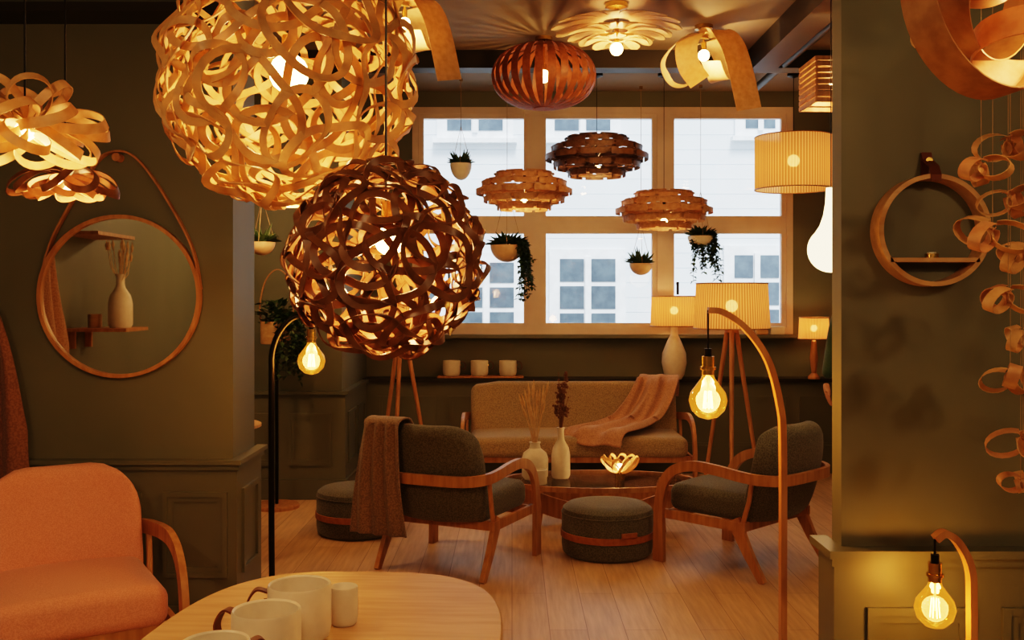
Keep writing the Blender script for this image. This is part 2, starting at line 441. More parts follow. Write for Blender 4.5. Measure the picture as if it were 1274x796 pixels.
def armchair(name,loc,rz,fab,wood,W=.60,D=.56):
    b=MB(name); hw=W/2+.045; big=W>1
    def sf(p): return V((p.x,p.y,p.z+.014*(1-(p.x/(W/2))**2)*(1 if p.z>0 else 0)))
    b.rbox((W,D,.15),.05,fab,Matrix.Translation((0,-.03,.365)),sf)
    HB=.54
    def bf(p):
        q=V(p); t=(q.z+HB/2)/HB
        edge=abs(q.x)/(W/2)
        if t>.55 and not big: q.x*=1-.16*((t-.55)/.45)**2.2
        if t>.6: q.z -= (.075 if not big else .05)*max(0,(edge-.45)/.55)**(2.2 if not big else 5)*(t-.6)/.4
        if t<.2 and not big: q.x*=1-.10*((.2-t)/.2)
        q.y += -.06*edge**2.2*(1 if not big else .6)
        q.y += .02*math.sin(t*pi)
        return q
    M=Matrix.Translation((0,.305,.55))@Matrix.Rotation(math.radians(-13),4,'X')
    b.rbox((W+.01,.11,HB),.05,fab,M,bf)
    bent_arm(b,hw,wood)
    b.box((0,-.27,.275),(2*hw,.025,.05),wood); b.box((0,.20,.275),(2*hw-.02,.025,.05),wood)
    for s in(-1,1):
        b.box((s*(hw-.015),-.04,.275),(.022,.53,.05),wood)
        b.ribbon([(s*(hw-.02),.15,.31),(s*(hw-.02),.24,.14),(s*(hw-.02),.33,0)],(0,1,0),[.075,.055,.036],.026,wood)
        b.tube([(s*(hw-.02),.20,.28),(s*(hw-.01),.25,.42),(s*(hw-.01),.27,.54)],[.014,.013,.012],wood,8)
    if big:
        for x in(-.3,.3): b.cyl((x,-.2,.27),(x,-.22,0),.02,wood,.013,n=8)
    return b.done(loc,rz)
r=math.radians
armchair('armchair',(-1.67,3.77,0),r(31),CORAL,OAK)
CH=(-.31,5.66,0); CR=r(155)
armchair('armchair',CH,CR,GREY,OAK)
armchair('armchair',(1.32,5.68,0),r(-136),GREY,OAK)
armchair('sofa',(.50,7.82,0),0,SOFAM,OAK,W=1.66,D=.6)

def pouf(loc):
    b=MB('ottoman')
    b.lathe([(0,0),(.24,0),(.262,.02),(.268,.06),(.268,.235),(.26,.27),(.235,.288),(.15,.297),(0,.30)],(0,0,0),GREY,48)
    b.lathe([(.269,.105),(.274,.107),(.274,.143),(.269,.145)],(0,0,0),LEATH,48)
    b.rbox((.10,.012,.03),.005,LEATH,Matrix.Translation((.1,-.258,.16))@Matrix.Rotation(.38,4,'Z'))
    b.lathe([(.25,.2385),(.2705,.24),(.2705,.246),(.25,.248)],(0,0,0),GREY,48)
    b.done(loc)
pouf((.56,5.86,0)); pouf((-.98,6.38,0))

def coffee():
    b=MB('coffee_table'); a,c=.62,.33
    def el(z,k=1,n=64): return [V((a*k*math.cos(2*pi*i/n),c*k*math.sin(2*pi*i/n),z)) for i in range(n)]
    b.ribbon(el(.30),(0,0,1),.032,.018,OAK,True)
    pr=el(.305,.985); pr2=el(.315,.985)
    n=64
    b.add(pr+pr2,[tuple(range(n))[::-1],tuple(range(n,2*n))]+[(i,(i+1)%n,n+(i+1)%n,n+i) for i in range(n)],GLASS)
    for s in(-1,1):
        L=[]
        for i in range(25):
            t=-1+i/12
            L.append(V((.56*t,s*(.22*(1-t*t)+.02),.13+.12*t*t)))
        b.ribbon(L,(0,0,1),.12,.02,OAK)
    for x in(-.42,.42):
        for s in(-1,1):
            b.tube([(x,s*.17,.29),(x*.93,s*.13,.12),(x*.96,s*.15,0)],[.018,.02,.014],OAK,8)
    b.box((0,0,.10),(.03,.42,.03),OAK)
    b.done((.57,6.52,0))
coffee()
TZ=.318
def bottle_prof(h,r,neck=.35):
    return [(0,0),(r*.85,0),(r,h*.06),(r,h*.45),(r*.85,h*.6),(r*.42,h*.74),(r*neck,h*.82),(r*neck,h*.95),(r*(neck+.08),h),(r*neck*.7,h),(r*neck*.7,h*.8),(0,h*.75)]
def vase1():
    b=MB('bottle_vase'); b.lathe(bottle_prof(.33,.062),(0,0,0),CERAM)
    for i in range(20):
        a=random.uniform(0,2*pi);q=random.uniform(.01,.07)
        p=(q*math.cos(a),q*math.sin(a),random.uniform(.46,.70))
        b.tube([(0,0,.26),(p[0]*.3,p[1]*.3,.40),p],.0018,DRYD,4)
        for k in range(10):
            t=random.uniform(.35,1)
            b.ball((p[0]*t+random.uniform(-.012,.012),p[1]*t+random.uniform(-.01,.01),.36+(p[2]-.36)*t),random.uniform(.005,.011),DRYD,6)
    b.done((.32,6.54,TZ))
    b=MB('round_vase'); h=.24
    b.lathe([(0,0),(.07,0),(.085,.02),(.088,.13),(.075,.17),(.038,.20),(.032,.225),(.038,h),(.026,h),(.026,.2),(0,.19)],(0,0,0),CERAM)
    for i in range(22):
        a=random.uniform(0,2*pi);q=random.uniform(.02,.13)
        p=V((q*math.cos(a),q*math.sin(a)*.6,random.uniform(.44,.62)))
        b.tube([(0,0,.18),(p.x*.35,p.y*.35,.32),p],.0016,DRY,4)
        d=(p-V((p.x*.35,p.y*.35,.32))).normalized()
        b.tube([p-d*.07,p-d*.035,p,p+d*.03],[.002,.009,.007,.001],DRY,6)
    b.done((.15,6.50,TZ))
    b=MB('ceramic_candle'); b.lathe([(0,0),(.05,0),(.052,.004),(.052,.09),(.047,.093),(.046,.075),(0,.075)],(0,0,0),CERAM); b.done((.17,6.33,TZ))
vase1()

# ------------------------------------------------------------------ lamp helpers
def loops(b,n,L,Wd,w,mat,elev=0,t=.0025,ph=0,start=0,zdrop=0,tilt=0,tw=0):
    for i in range(n):
        a=ph+2*pi*i/n
        e=elev
        d=V((math.cos(a)*math.cos(e),math.sin(a)*math.cos(e),math.sin(e)))
        sd=V((-math.sin(a),math.cos(a),0)); up=d.cross(sd)
        R=Matrix.Rotation(tilt,3,d); sd=R@sd; up=R@up
        pts=[];wd=[]
        N=28
        for k in range(N):
            q=2*pi*k/N
            x=start+L*(1-math.cos(q))/2; y=Wd*math.sin(q)*(.35+.65*math.sin(q/2))
            pts.append(d*x+sd*y+V((0,0,-zdrop*(x/L)**2))); wd.append(Matrix.Rotation(tw*math.sin(q),3,d)@up)
        b.ribbon(pts,wd,w,t,mat,True)
def woven(b,R,n,ang,w,mat,tilt=.2,t=.0025,wob=.045):
    for i in range(n):
        z=1-2*(i+.5)/n; rr=math.sqrt(1-z*z); a=i*2.39996
        d=V((rr*math.cos(a),rr*math.sin(a),z)); e1=d.orthogonal().normalized(); e2=d.cross(e1)
        Ri=R*random.uniform(.86,.97); ph=random.uniform(0,6.28); an=ang*random.uniform(.7,1.2)
        pts=[];wd=[];N=36; ti=tilt*random.uniform(-1,1)
        for k in range(N):
            q=2*pi*k/N; A=an*(1+.22*math.sin(2*q+ph))
            rad=d*math.cos(A)+(e1*math.cos(q)+e2*math.sin(q))*math.sin(A)
            side=(e1*math.cos(q)+e2*math.sin(q))
            pts.append(rad*Ri*(1+wob*math.sin(3*q+ph)))
            lat=(side-rad*side.dot(rad)).normalized()
            tt=ti+.5*tilt*math.sin(2*q+ph)
            wd.append(lat*math.cos(tt)+rad*math.sin(tt))
        b.ribbon(pts,wd,w,t,mat,True)
def cord(b,z0,ceil_z,mat=BLACK,r=.0025,cap=True,x=0,y=0):
    b.cyl((x,y,z0),(x,y,ceil_z),r,mat,n=6)
    if cap: b.lathe([(0,0),(.045,0),(.05,-.005),(.05,-.025),(.012,-.04),(0,-.04)],(x,y,ceil_z),BLACK if mat is BLACK else BRASS,20)
def bulb(b,c,r,mat=BULB):
    c=V(c); b.ball(c,r,mat,14); b.cyl(c+V((0,0,r*.8)),c+V((0,0,r*.8+.05)),.016,BRASS,n=12)

X,Y,Z=-.508,2.27,1.99
b=MB('woven_ball_pendant'); woven(b,.302,104,.35,.018,VENA,.65,wob=.045); bulb(b,(0,0,.02),.045); cord(b,.08,CEIL-Z)
o=b.done((X,Y,Z)); plight(o,(0,0,-.05),10,r=.05)
X,Y,Z=-.244,1.93,1.575
b=MB('woven_ball_pendant'); woven(b,.198,100,.36,.0145,VEND,.9,wob=.045); bulb(b,(.01,-.02,.035),.03); cord(b,.07,CEIL-Z)
o=b.done((X,Y,Z)); plight(o,(0,0,-.02),11,r=.04)

b=MB('loop_flower_pendant')
loops(b,9,.21,.075,.026,VEN,elev=.25,zdrop=.05,tilt=.5,tw=.3); loops(b,9,.18,.07,.024,VEN,elev=-.3,ph=.3,zdrop=.02,tilt=-.4,tw=.3); loops(b,6,.15,.06,.024,VEN,elev=.8,ph=.1)
bulb(b,(0,0,-.01),.028); cord(b,.03,CEIL-1.93); o=b.done((-1.222,2.5,1.93)); plight(o,(0,-.0,-.07),6)
b=MB('loop_flower_pendant')
loops(b,9,.165,.055,.022,VEND,elev=.1,zdrop=.06,tilt=.6,tw=.3); loops(b,8,.13,.05,.022,VENP,elev=-.45,ph=.3,zdrop=.0,tilt=-.4); 
bulb(b,(0,0,-.02),.028); cord(b,.03,CEIL-1.875); o=b.done((-1.39,3.1,1.875)); plight(o,(0,0,-.08),6)

# petal ceiling light: three stacked whorls of flat veneer petals
b=MB('petal_ceiling_light')
def petals(b,n,r0,r1,w,z0,z1,mat,ph=0):
    for i in range(n):
        a=ph+2*pi*i/n; d=V((math.cos(a),math.sin(a),0)); s=V((-d.y,d.x,0))
        L=[];W=[]
        for k in range(15):
            t=k/14; L.append(d*(r0+(r1-r0)*t)+V((0,0,z0+(z1-z0)*t+.02*math.sin(pi*t)))); W.append(w*(.35+.65*t)*math.sqrt(max(.02,1-max(0,(t-.76)/.24)**2)))
        b.ribbon(L,s,W,.005,mat)
petals(b,14,.08,.40,.135,.07,.02,VENW); petals(b,12,.07,.31,.115,.01,-.025,VENW,.2); petals(b,9,.05,.20,.10,-.045,-.065,VENW,.1)
bulb(b,(0,0,-.10),.04); b.cyl((0,0,-.08),(0,0,CEIL-3.12),.014,BRASS,n=12); b.lathe([(0,0),(.07,0),(.07,-.03),(0,-.05)],(0,0,CEIL-3.12),BRASS)
o=b.done((.64,6.1,3.12)); plight(o,(0,0,-.22),12,r=.05); plight(o,(.0,.0,-.012),7)

b=MB('slatted_pumpkin_pendant')
nR=26
for i in range(nR):
    a=2*pi*i/nR; L=[];W=[]
    for k in range(19):
        t=pi*(.04+.92*k/18)
        rr=.36*math.sin(t)**.75; L.append(V((rr*math.cos(a),rr*math.sin(a),.22*math.cos(t)))); W.append(.012+.042*math.sin(t))
    b.ribbon(L,(-math.sin(a),math.cos(a),0),W,.004,VENR)
b.cyl((0,0,.205),(0,0,.225),.07,VENR); b.cyl((0,0,-.225),(0,0,-.205),.07,VENR)
bulb(b,(0,0,.0),.045); b.cyl((0,0,.05),(0,0,CEIL-3.03),.01,BRASS); b.lathe([(0,0),(.06,0),(.06,-.025),(0,-.03)],(0,0,CEIL-3.03),BRASS)
o=b.done((.22,6.9,3.03)); plight(o,(0,0,-.05),8)

def curl(name,loc,sc=1,rz=0,pw=14):
    b=MB(name); b.X=Matrix.Scale(sc,4)
    b.ribbon(catmull([(.02,-.02,.02),(-.08,-.04,.03),(-.19,-.06,-.04),(-.25,-.07,-.15),(-.21,-.08,-.26),(-.12,-.06,-.27),(-.06,-.04,-.2)],8),(.35,1,.45),[.06+.11*math.sin(pi*min(1,k/40)) for k in range(49)],.003,VENW)
    b.ribbon(catmull([(.0,-.04,.03),(.07,-.10,.04),(.14,-.13,-.04),(.19,-.14,-.2),(.24,-.14,-.43)],8),(1,.35,0),.17,.003,VEN)
    b.ribbon(catmull([(0,.02,.0),(.06,.12,.03),(.14,.2,-.02),(.18,.2,-.14),(.12,.13,-.2),(.05,.05,-.1)],8),(.6,-1,0),.15,.003,VENW)
    b.ribbon(catmull([(-.02,.0,.02),(-.07,-.09,.02),(-.13,-.15,-.06),(-.12,-.17,-.18),(-.05,-.14,-.27)],8),(1,-.3,.2),.13,.003,VENW)
    bulb(b,(0,-.0,-.08),.035); b.X=Matrix.Identity(4)
    b.cyl((0,0,0),(0,0,CEIL-loc[2]),.008,BRASS,n=10); b.lathe([(0,0),(.06,0),(.06,-.025),(0,-.035)],(0,0,CEIL-loc[2]),BRASS)
    o=b.done(loc,rz); plight(o,(0,0,-.16*sc),pw); return o
curl('curled_veneer_light',(1.27,6.6,3.19),1.1,pw=10)
curl('curled_veneer_light',(-.56,5.2,3.0),.88,.3,pw=7)

def layered(loc,R,H,mat,pw,nl=5,cm=BLACK):
    b=MB('layered_slat_pendant'); prof=[.56,.84,1,.88,.6]; h=H/nl
    for i in range(nl):
        z=(i-(nl-1)/2)*h; rl=R*prof[i]; n=11 if prof[i]>.7 else 8
        for j in range(n):
            for (kk,off) in((0,0),(.5,-.09)):
                a0=2*pi*(j+kk+.25*(i%2))/n; da=2*pi/n*.42
                rr=rl*(1+off)
                pts=[V((rr*math.cos(a0+da*q/3),rr*math.sin(a0+da*q/3),z+(h*.12 if kk else -h*.12))) for q in range(-3,4)]
                b.ribbon(pts,(0,0,1),h*.66,.006,mat)
                b.ribbon([p+V((0,0,h*.28)) for p in [V((x.x*.93,x.y*.93,x.z)) for x in pts]],[V((x.x,x.y,0)) for x in pts],R*.16,.004,mat)
    for i in range(6):
        a=pi*i/6; c=V((math.cos(a),math.sin(a),0)); b.ribbon([c*-R*.8,c*R*.8],(0,0,1),h*.5,.004,mat)
    bulb(b,(0,0,-H*.30),.03); b.cyl((0,0,-H*.2),(0,0,H*.5),.012,BLACK)
    cord(b,H*.4,CEIL-loc[2],cm); o=b.done(loc); plight(o,(0,0,-H*.36),pw); return o
layered((.09,7.4,2.29),.355,.29,VENP,7,cm=CORD)
layered((.68,8.0,2.63),.41,.33,VENB,6)
layered((1.22,8.0,2.20),.385,.31,VENP,5)

def drum(b,z0,z1,r0,r1,mat=SHADE):
    b.lathe([(r0,z0),(r1,z1)],(0,0,0),mat,64)
    for rr,z in((r0,z0),(r1,z1)): b.tube([(rr*math.cos(2*pi*k/48),rr*math.sin(2*pi*k/48),z) for k in range(48)],.005,OAK,6,True)
    for a in(0,2*pi/3,4*pi/3): b.cyl((0,0,z1-.01),(r1*math.cos(a),r1*math.sin(a),z1-.005),.002,BRASS,n=5)
b=MB('drum_shade_pendant'); drum(b,-.21,.21,.305,.305); bulb(b,(0,0,.02),.05); b.cyl((0,0,.06),(0,0,.22),.012,BRASS); cord(b,.2,CEIL-2.577)
o=b.done((2.26,8.0,2.577)); plight(o,(0,0,-.02),6)
b=MB('slatted_box_pendant')
for z in [k*.035-.12 for k in range(8)]:
    q=.17
    for a in range(4):
        R=Matrix.Rotation(a*pi/2,3,'Z'); b.box(R@V((0,q,z)),(2*q,.012,.026) if a%2==0 else (.012,2*q,.026),OAK)
for sx in(-1,1):
    for sy in(-1,1): b.box((sx*.165,sy*.165,0),(.012,.012,.27),OAK)
b.box((0,0,.12),(.34,.02,.02),OAK); bulb(b,(0,0,0),.035); cord(b,.05,CEIL-2.8); o=b.done((1.98,6.1,2.8)); plight(o,(0,0,-.05),9)
b=MB('dome_pendant'); b.lathe([(.02,.10),(.06,.095),(.10,.05),(.115,0),(.113,0),(.098,.048),(.058,.09),(.02,.095)],(0,0,0),OAKL); bulb(b,(0,0,.03),.035); cord(b,.09,CEIL-2.05)
o=b.done((-1.35,6.0,2.05)); plight(o,(0,0,-.03),14)
b=MB('opal_globe_pendant'); b.lathe([(0,-.115)]+[(.115*math.sin(t),-.115*math.cos(t)) for t in [k*.2 for k in range(1,13)]]+[(.055,.12),(.038,.17),(.028,.23),(.024,.31),(0,.31)],(0,0,0),WBULB); cord(b,.30,CEIL-1.74)
o=b.done((1.60,5.0,1.74)); plight(o,(0,-.2,0),7,(1,.6,.3),.1)

# ------------------------------------------------------------------ table & floor lamps
b=MB('table_lamp'); b.lathe([(0,0),(.06,0),(.085,.04),(.105,.14),(.10,.22),(.06,.32),(.03,.38),(.028,.44),(0,.44)],(0,0,0),CERAM)
b.cyl((0,0,.44),(0,0,.56),.01,BRASS); drum(b,.45,.70,.20,.19); b.ball((0,0,.58),.035,BULB,14); o=b.done((1.37,8.42,.81)); plight(o,(0,0,.60),4.5)
b=MB('table_lamp'); b.lathe([(0,0),(.05,0),(.05,.02),(.02,.05),(.035,.18),(.02,.32),(0,.34)],(0,0,0),OAK); drum(b,.34,.52,.13,.12); b.ball((0,0,.43),.03,BULB,12); b.cyl((0,0,.33),(0,0,.42),.008,BRASS)
o=b.done((2.56,8.45,.81)); plight(o,(0,0,.45),2)
def tripod(loc,zs0,zs1,rs,ang):
    b=MB('tripod_floor_lamp')
    for i in range(3):
        a=ang+2*pi*i/3; b.tube([(.03*math.cos(a),.03*math.sin(a),zs0+.02),(.25*math.cos(a),.25*math.sin(a),0)],[.018,.013],OAK,8)
    b.cyl((0,0,zs0-.03),(0,0,zs0+.04),.045,OAK); b.cyl((0,0,zs0),(0,0,zs0+.13),.012,BRASS)
    drum(b,zs0,zs1,rs,rs*.93); b.ball((0,0,(zs0+zs1)/2),.045,BULB,14); o=b.done(loc); plight(o,(0,0,(zs0+zs1)/2+.02),7)
tripod((1.57,7.12,0),1.28,1.60,.27,.3); tripod((-.86,7.75,0),1.20,1.50,.24,.4)

def edison(b,c,r):
    c=V(c)
    b.lathe([(0,-r),(r*.5,-r*.86),(r*.86,-r*.5),(r,0),(r*.9,r*.42),(r*.6,r*.82),(r*.36,r*1.15),(r*.28,r*1.4)],c,AMBER,28)
    b.cyl(c+V((0,0,r*1.35)),c+V((0,0,r*2.3)),r*.33,BRASS,n=20); b.cyl(c+V((0,0,r*2.3)),c+V((0,0,r*2.7)),r*.2,BLACK,n=16)
    b.lathe([(r*.34,r*1.6),(r*.42,r*1.62),(r*.42,r*1.75),(r*.34,r*1.77)],c,BRASS,20)
    b.cyl(c+V((0,0,-r*.1)),c+V((0,0,r*1.3)),r*.06,CERAM,n=8)
    for i in range(8):
        a=2*pi*i/8; b.cyl(c+V((r*.25*math.cos(a),r*.25*math.sin(a),-r*.42)),c+V((r*.17*math.cos(a),r*.17*math.sin(a),r*.5)),r*.028,FIL,n=5)
def arc_lamp(name,loc,path,mat,r,br,drop,pw,base=OAK,rib=False):
    b=MB(name); L=catmull(path,8)
    if rib: b.ribbon(L,(0,1,0),.03,.018,mat)
    else: b.tube(L,r,mat,10)
    b.lathe([(0,0),(.15,0),(.15,.02),(.14,.028),(0,.028)],(0,0,0),base,40)
    e=V(path[-1]); c=e-V((0,0,drop)); edison(b,c,br); b.cyl(c+V((0,0,br*2.6)),e,.003,BLACK,n=6)
    o=b.done(loc); plight(o,(c.x,c.y,c.z),pw,r=br*.8); return o
arc_lamp('arc_floor_lamp',(-.96,4.0,0),[(0,0,.02),(-.005,0,.6),(-.005,0,1.15),(.0,0,1.29),(.04,0,1.38),(.10,0,1.425),(.155,0,1.40)],BLACK,.012,.056,.155,6,BLACK)
arc_lamp('arc_floor_lamp',(.815,3.0,0),[(0,0,.02),(0,0,.6),(0,0,1.05),(-.01,0,1.18),(-.045,0,1.31),(-.11,0,1.405),(-.18,0,1.455),(-.225,0,1.462)],OAK,.014,.058,.272,7,OAK,True)
arc_lamp('arc_table_lamp',(1.19,2.58,0),[(0,0,.02),(0,0,.4),(0,0,.70),(-.005,0,.80),(-.035,0,.865),(-.07,0,.89),(-.095,0,.875)],OAK,.01,.052,.18,2.6,OAK,True)

b=MB('loop_tealight_holder'); loops(b,10,.13,.045,.018,VEN,elev=.35,tilt=.5,zdrop=-.05); b.cyl((0,0,-.05),(0,0,.0),.03,BRASS); b.ball((0,0,.03),.025,BULB,12)
o=b.done((.70,6.47,TZ+.05)); plight(o,(0,0,.08),2.5)

# ------------------------------------------------------------------ foreground table and mugs
b=MB('dining_table'); n=72
def sup(z,k=1):
    out=[]
    for i in range(n):
        a=2*pi*i/n; c,s_=math.cos(a),math.sin(a)
        out.append(V((.345*k*math.copysign(abs(c)**.62,c),.60*k*math.copysign(abs(s_)**.62,s_),z)))
    return out
A=sup(.815,.985);B=sup(.822);C=sup(.845);D=sup(.85,.99)
fs=[tuple(range(n))[::-1],tuple(range(3*n,4*n))]
for q in range(3):
    for i in range(n): fs.append((q*n+i,q*n+(i+1)%n,(q+1)*n+(i+1)%n,(q+1)*n+i))
b.add(A+B+C+D,fs,OAKL)
for x in(-.24,.24):
    for y in(-.42,.42): b.tube([(x,y,.82),(x*1.1,y*1.1,0)],[.028,.018],OAK,12)
b.box((0,0,.79),(.5,.9,.05),OAK)
b.done((-.37,1.77,0),r(-3))
def mug(loc,R=.06,H=.105,rz=0,name='ceramic_mug'):
    b=MB(name)
    b.lathe([(0,0),(R*.80,0),(R*.93,H*.06),(R,H*.22),(R,H*.96),(R*.97,H),(R*.92,H*.97),(R*.91,H*.12),(0,H*.08)],(0,0,0),CERAM,40)
    P=catmull([(R*.98,0,H*.88),(R*1.35,0,H*.92),(R*1.62,0,H*.66),(R*1.45,0,H*.42),(R*.99,0,H*.52)],6)
    b.ribbon(P,(0,1,0),R*.34,R*.06,LEATHD)
    b.tube([(R*.97,0,H*.7),(R*1.1,0,H*.7)],R*.1,BRASS,8)
    b.done(loc,rz)
TT=.8505
mug((-.405,1.90,TT),.06,.105,r(190)); mug((-.43,1.745,TT),.06,.105,r(165)); mug((-.475,1.595,TT),.055,.1,r(30)); 
mug((-.335,1.985,TT),.028,.075,r(110),'ceramic_cup')
for x in(-.52,-.28,-.035): mug((x,8.57,.828),.075,.13,r(10))
b=MB('serving_tray'); b.rbox((.74,.17,.018),.008,OAK,Matrix.Translation((0,0,.009))); b.done((-.27,8.57,.81))

# ------------------------------------------------------------------ wall mirror
b=MB('round_wall_mirror')
R=.345
ring=[V((R*math.cos(2*pi*k/72),0,R*math.sin(2*pi*k/72))) for k in range(72)]
b.ribbon(ring,(0,1,0),.035,.016,OAK,True)
n=72
dv=[V(((R-.005)*math.cos(2*pi*k/72),.0,(R-.005)*math.sin(2*pi*k/72))) for k in range(72)]
b.add(dv+[p+V((0,.01,0)) for p in dv],[tuple(range(72)),tuple(range(72,144))[::-1]]+[(i,(i+1)%72,72+(i+1)%72,72+i) for i in range(72)],MIRR)
b.ribbon(catmull([(-.325,0,.13),(-.31,0,.19),(-.27,0,.29),(-.17,0,.47),(-.09,0,.59),(-.03,0,.625),(.04,0,.62),(.11,0,.56),(.2,0,.43),(.29,0,.27),(.33,0,.16),(.352,0,.03)],6),(0,1,0),.03,.008,OAK)
b.cyl((-.005,-.03,.60),(-.005,.02,.60),.018,OAK)
b.done((-1.70,4.318,1.505))

b=MB('floating_shelf'); b.bx(-2.6,-2.24,2.5,2.85,1.30,1.32,OAK); b.bx(-2.6,-2.56,2.55,2.57,1.2,1.30,OAK); b.bx(-2.6,-2.56,2.78,2.80,1.2,1.30,OAK); b.done(flat=True)
b=MB('floating_shelf'); b.bx(-2.6,-2.36,2.4,2.95,1.86,1.88,OAK); b.done(flat=True)
b=MB('bottle_vase'); b.lathe(bottle_prof(.32,.07),(0,0,0),CERAM)
for i in range(16):
    a=random.uniform(0,2*pi);q=random.uniform(.02,.08); p=V((q*math.cos(a),q*math.sin(a),random.uniform(.42,.53)))
    b.tube([(0,0,.26),p*.7,p],.002,DRY,4); b.tube([p-V((0,0,.06)),p-V((0,0,.03)),p],[.003,.009,.001],DRY,6)
b.done((-2.34,2.68,1.32))
b=MB('ceramic_candle'); b.lathe([(0,0),(.04,0),(.04,.08),(.035,.08),(.035,.07),(0,.07)],(0,0,0),OAKL); b.done((-2.50,2.66,1.32))
def hang_blanket(loc,w,h,mat,axis='x',name='hanging_blanket'):
    b=MB(name)
    def f(u,v):
        x=(u-.5)*w*(.35+.65*min(1,v*1.6))+.01*math.sin(v*7); z=-v*h
        y=.03*math.sin(u*19+v*1.5)*(.4+.6*v)
        return V((x,y,z)) if axis=='x' else V((y,x,z))
    b.grid(f,50,30,mat); b.cyl((0,-.0,-.01),(0,.05,-.01) if axis=='x' else (-.06,0,-.01),.012,OAK); return b.done(loc,solid=.012)
hang_blanket((-2.26,4.24,1.46),.40,.84,BROWNW)
hang_blanket((-2.53,3.25,1.75),.45,.8,TERRA,'y')

def chair_throw():
    b=MB('throw_blanket')
    def f(u,v):
        s=v*1.10
        if s<.25: y=.27; z=.58+s*.98
        elif s<.40:
            t=(s-.25)/.15*pi; y=.37-.075*math.cos(t); z=.825+.03*math.sin(t)
        else: y=.445-.02*(s-.4); z=.825-(s-.40)*.86
        y+= .004
        x=.115+u*.22+.06*max(0,s-.4)*(u-.3)*3
        if s>.4: y+=.03*max(0,math.sin((s-.4)*4))
        y+=.014*math.sin(u*22+s*3)*(1 if s>.4 else .3)
        return V((x,y,z))
    b.grid(f,34,44,TAUPE); return b.done(CH,CR,solid=.01)
chair_throw()
def sofa_throw():
    b=MB('throw_blanket')
    PP=catmull([(.76,.465,.66),(.75,.46,.78),(.71,.38,.845),(.67,.27,.79),(.60,.205,.64),(.50,.12,.515),(.36,-.05,.475),(.22,-.20,.465),(.12,-.31,.455),(.06,-.35,.37)],6)
    def f(u,v):
        k=v*(len(PP)-1); i=min(int(k),len(PP)-2); t=k-i
        p=PP[i].lerp(PP[i+1],t)
        w=.26+.34*v
        wd=V((.95,.0,0)).lerp(V((.75,-.40,0)),v)
        fold=.5+.5*math.sin(u*13+v*4); fold2=.5+.5*math.sin(u*27-v*7+1)
        am=(.012+.045*min(1,v*2))*min(1,(1-v)*4+.35)
        edge=.02*math.sin(u*9)
        q=p+wd*((u-.5)*w)
        h=am*(.7*fold+.3*fold2)
        q+= V((0,-h*(1 if .25<v<.6 else .2),h*(1 if v>.3 else .3)))
        return q+V((edge*(v>.95),-.02 if v>.2 else 0,.02))
    b.grid(f,50,60,TERRA); return b.done((.50,7.82,0),solid=.012)
sofa_throw()

# ------------------------------------------------------------------ circular shelf on right pier
b=MB('round_wall_shelf'); R=.148
ring=[V((R*math.cos(2*pi*k/64),0,R*math.sin(2*pi*k/64))) for k in range(64)]
b.ribbon(ring,(0,1,0),.07,.013,OAKL,True); b.box((0,0,-.082),(.245,.07,.012),OAKL)
b.cyl((0,-.01,-.076),(0,-.01,-.064),.018,BRASS); b.cyl((0,-.01,-.064),(0,-.01,-.060),.012,CERAM)
b.ribbon([(0,-.037,.135),(0,-.040,.15),(0,-.025,.175),(0,.02,.20),(0,.026,.22)],(1,0,0),.028,.005,LEATHD); b.ribbon([(0,.028,.15),(0,.028,.22)],(1,0,0),.028,.005,LEATHD)
b.cyl((0,.035,.195),(0,.005,.195),.010,BRASS)
b.done((1.16,2.765,1.685))

def mobile(loc,zs,s0):
    b=MB('veneer_curl_mobile')
    b.cyl((0,0,min(zs)-loc[2]),(0,0,CEIL-loc[2]),.0008,CORD,n=4); b.cyl((0,0,CEIL-loc[2]-.02),(0,0,CEIL-loc[2]),.01,BRASS,n=8)
    for i,z in enumerate(zs):
        a0=random.uniform(0,6)
        for k in range(3):
            a=a0+k*2.1+random.uniform(-.3,.3); rr=s0*random.uniform(.75,1.05)
            d=V((math.cos(a),math.sin(a),random.uniform(-.3,.3))).normalized(); sd=V((-math.sin(a)*.3,math.cos(a)*.3,1)).normalized()
            c=d*rr*1.1; up=d.cross(sd).normalized()
            pts=[V((0,0,z-loc[2]))+c+(d*1.15*math.cos(q)+sd*.8*math.sin(q))*rr*(1+.02*j) for j,q in enumerate([2*pi*j/18+2.5 for j in range(18)])]
            b.ribbon(pts,up,s0*.85,.0015,VEN if (i+k)%3 else VENP)
    b.done(loc)
mobile((1.045,2.22,2.0),[1.785],.033); mobile((1.085,2.25,2.0),[1.64],.034); mobile((1.13,2.27,2.0),[1.84,1.50],.033); mobile((1.15,2.30,2.0),[1.72,1.31],.032); mobile((1.20,2.34,2.0),[1.60,1.16],.032); mobile((1.225,2.40,2.0),[1.05,1.40],.028); mobile((1.03,2.42,2.2),[2.14],.028)
b=MB('veneer_swirl_pendant')
def ringb(c,R,ax,w,mat,a0=0,a1=2*pi,N=48,sp=0):
    ax=V(ax).normalized(); e1=V((1,0,0)); e1=(e1-ax*e1.dot(ax)).normalized(); e2=ax.cross(e1)
    pts=[V(c)+(e1*math.cos(q)+e2*math.sin(q))*(R*(1-sp*(k/N))) for k,q in enumerate([a0+(a1-a0)*k/N for k in range(N+1)])]
    b.ribbon(pts,ax,w,.003,mat)
ringb((0,0,.02),.185,(.45,-1,.12),.08,VENT,0,2*pi,sp=0)
ringb((.02,.03,.05),.145,(.75,-1,-.25),.075,VENT,.6,6.2,sp=.1)
ringb((-.02,-.02,.08),.09,(-.3,-1,.45),.05,VENP,0,5.2,sp=.15)
ringb((.09,0,-.07),.11,(.15,.25,1),.06,VENP)
ringb((.06,0,.15),.12,(.1,-.35,1),.06,VENT)
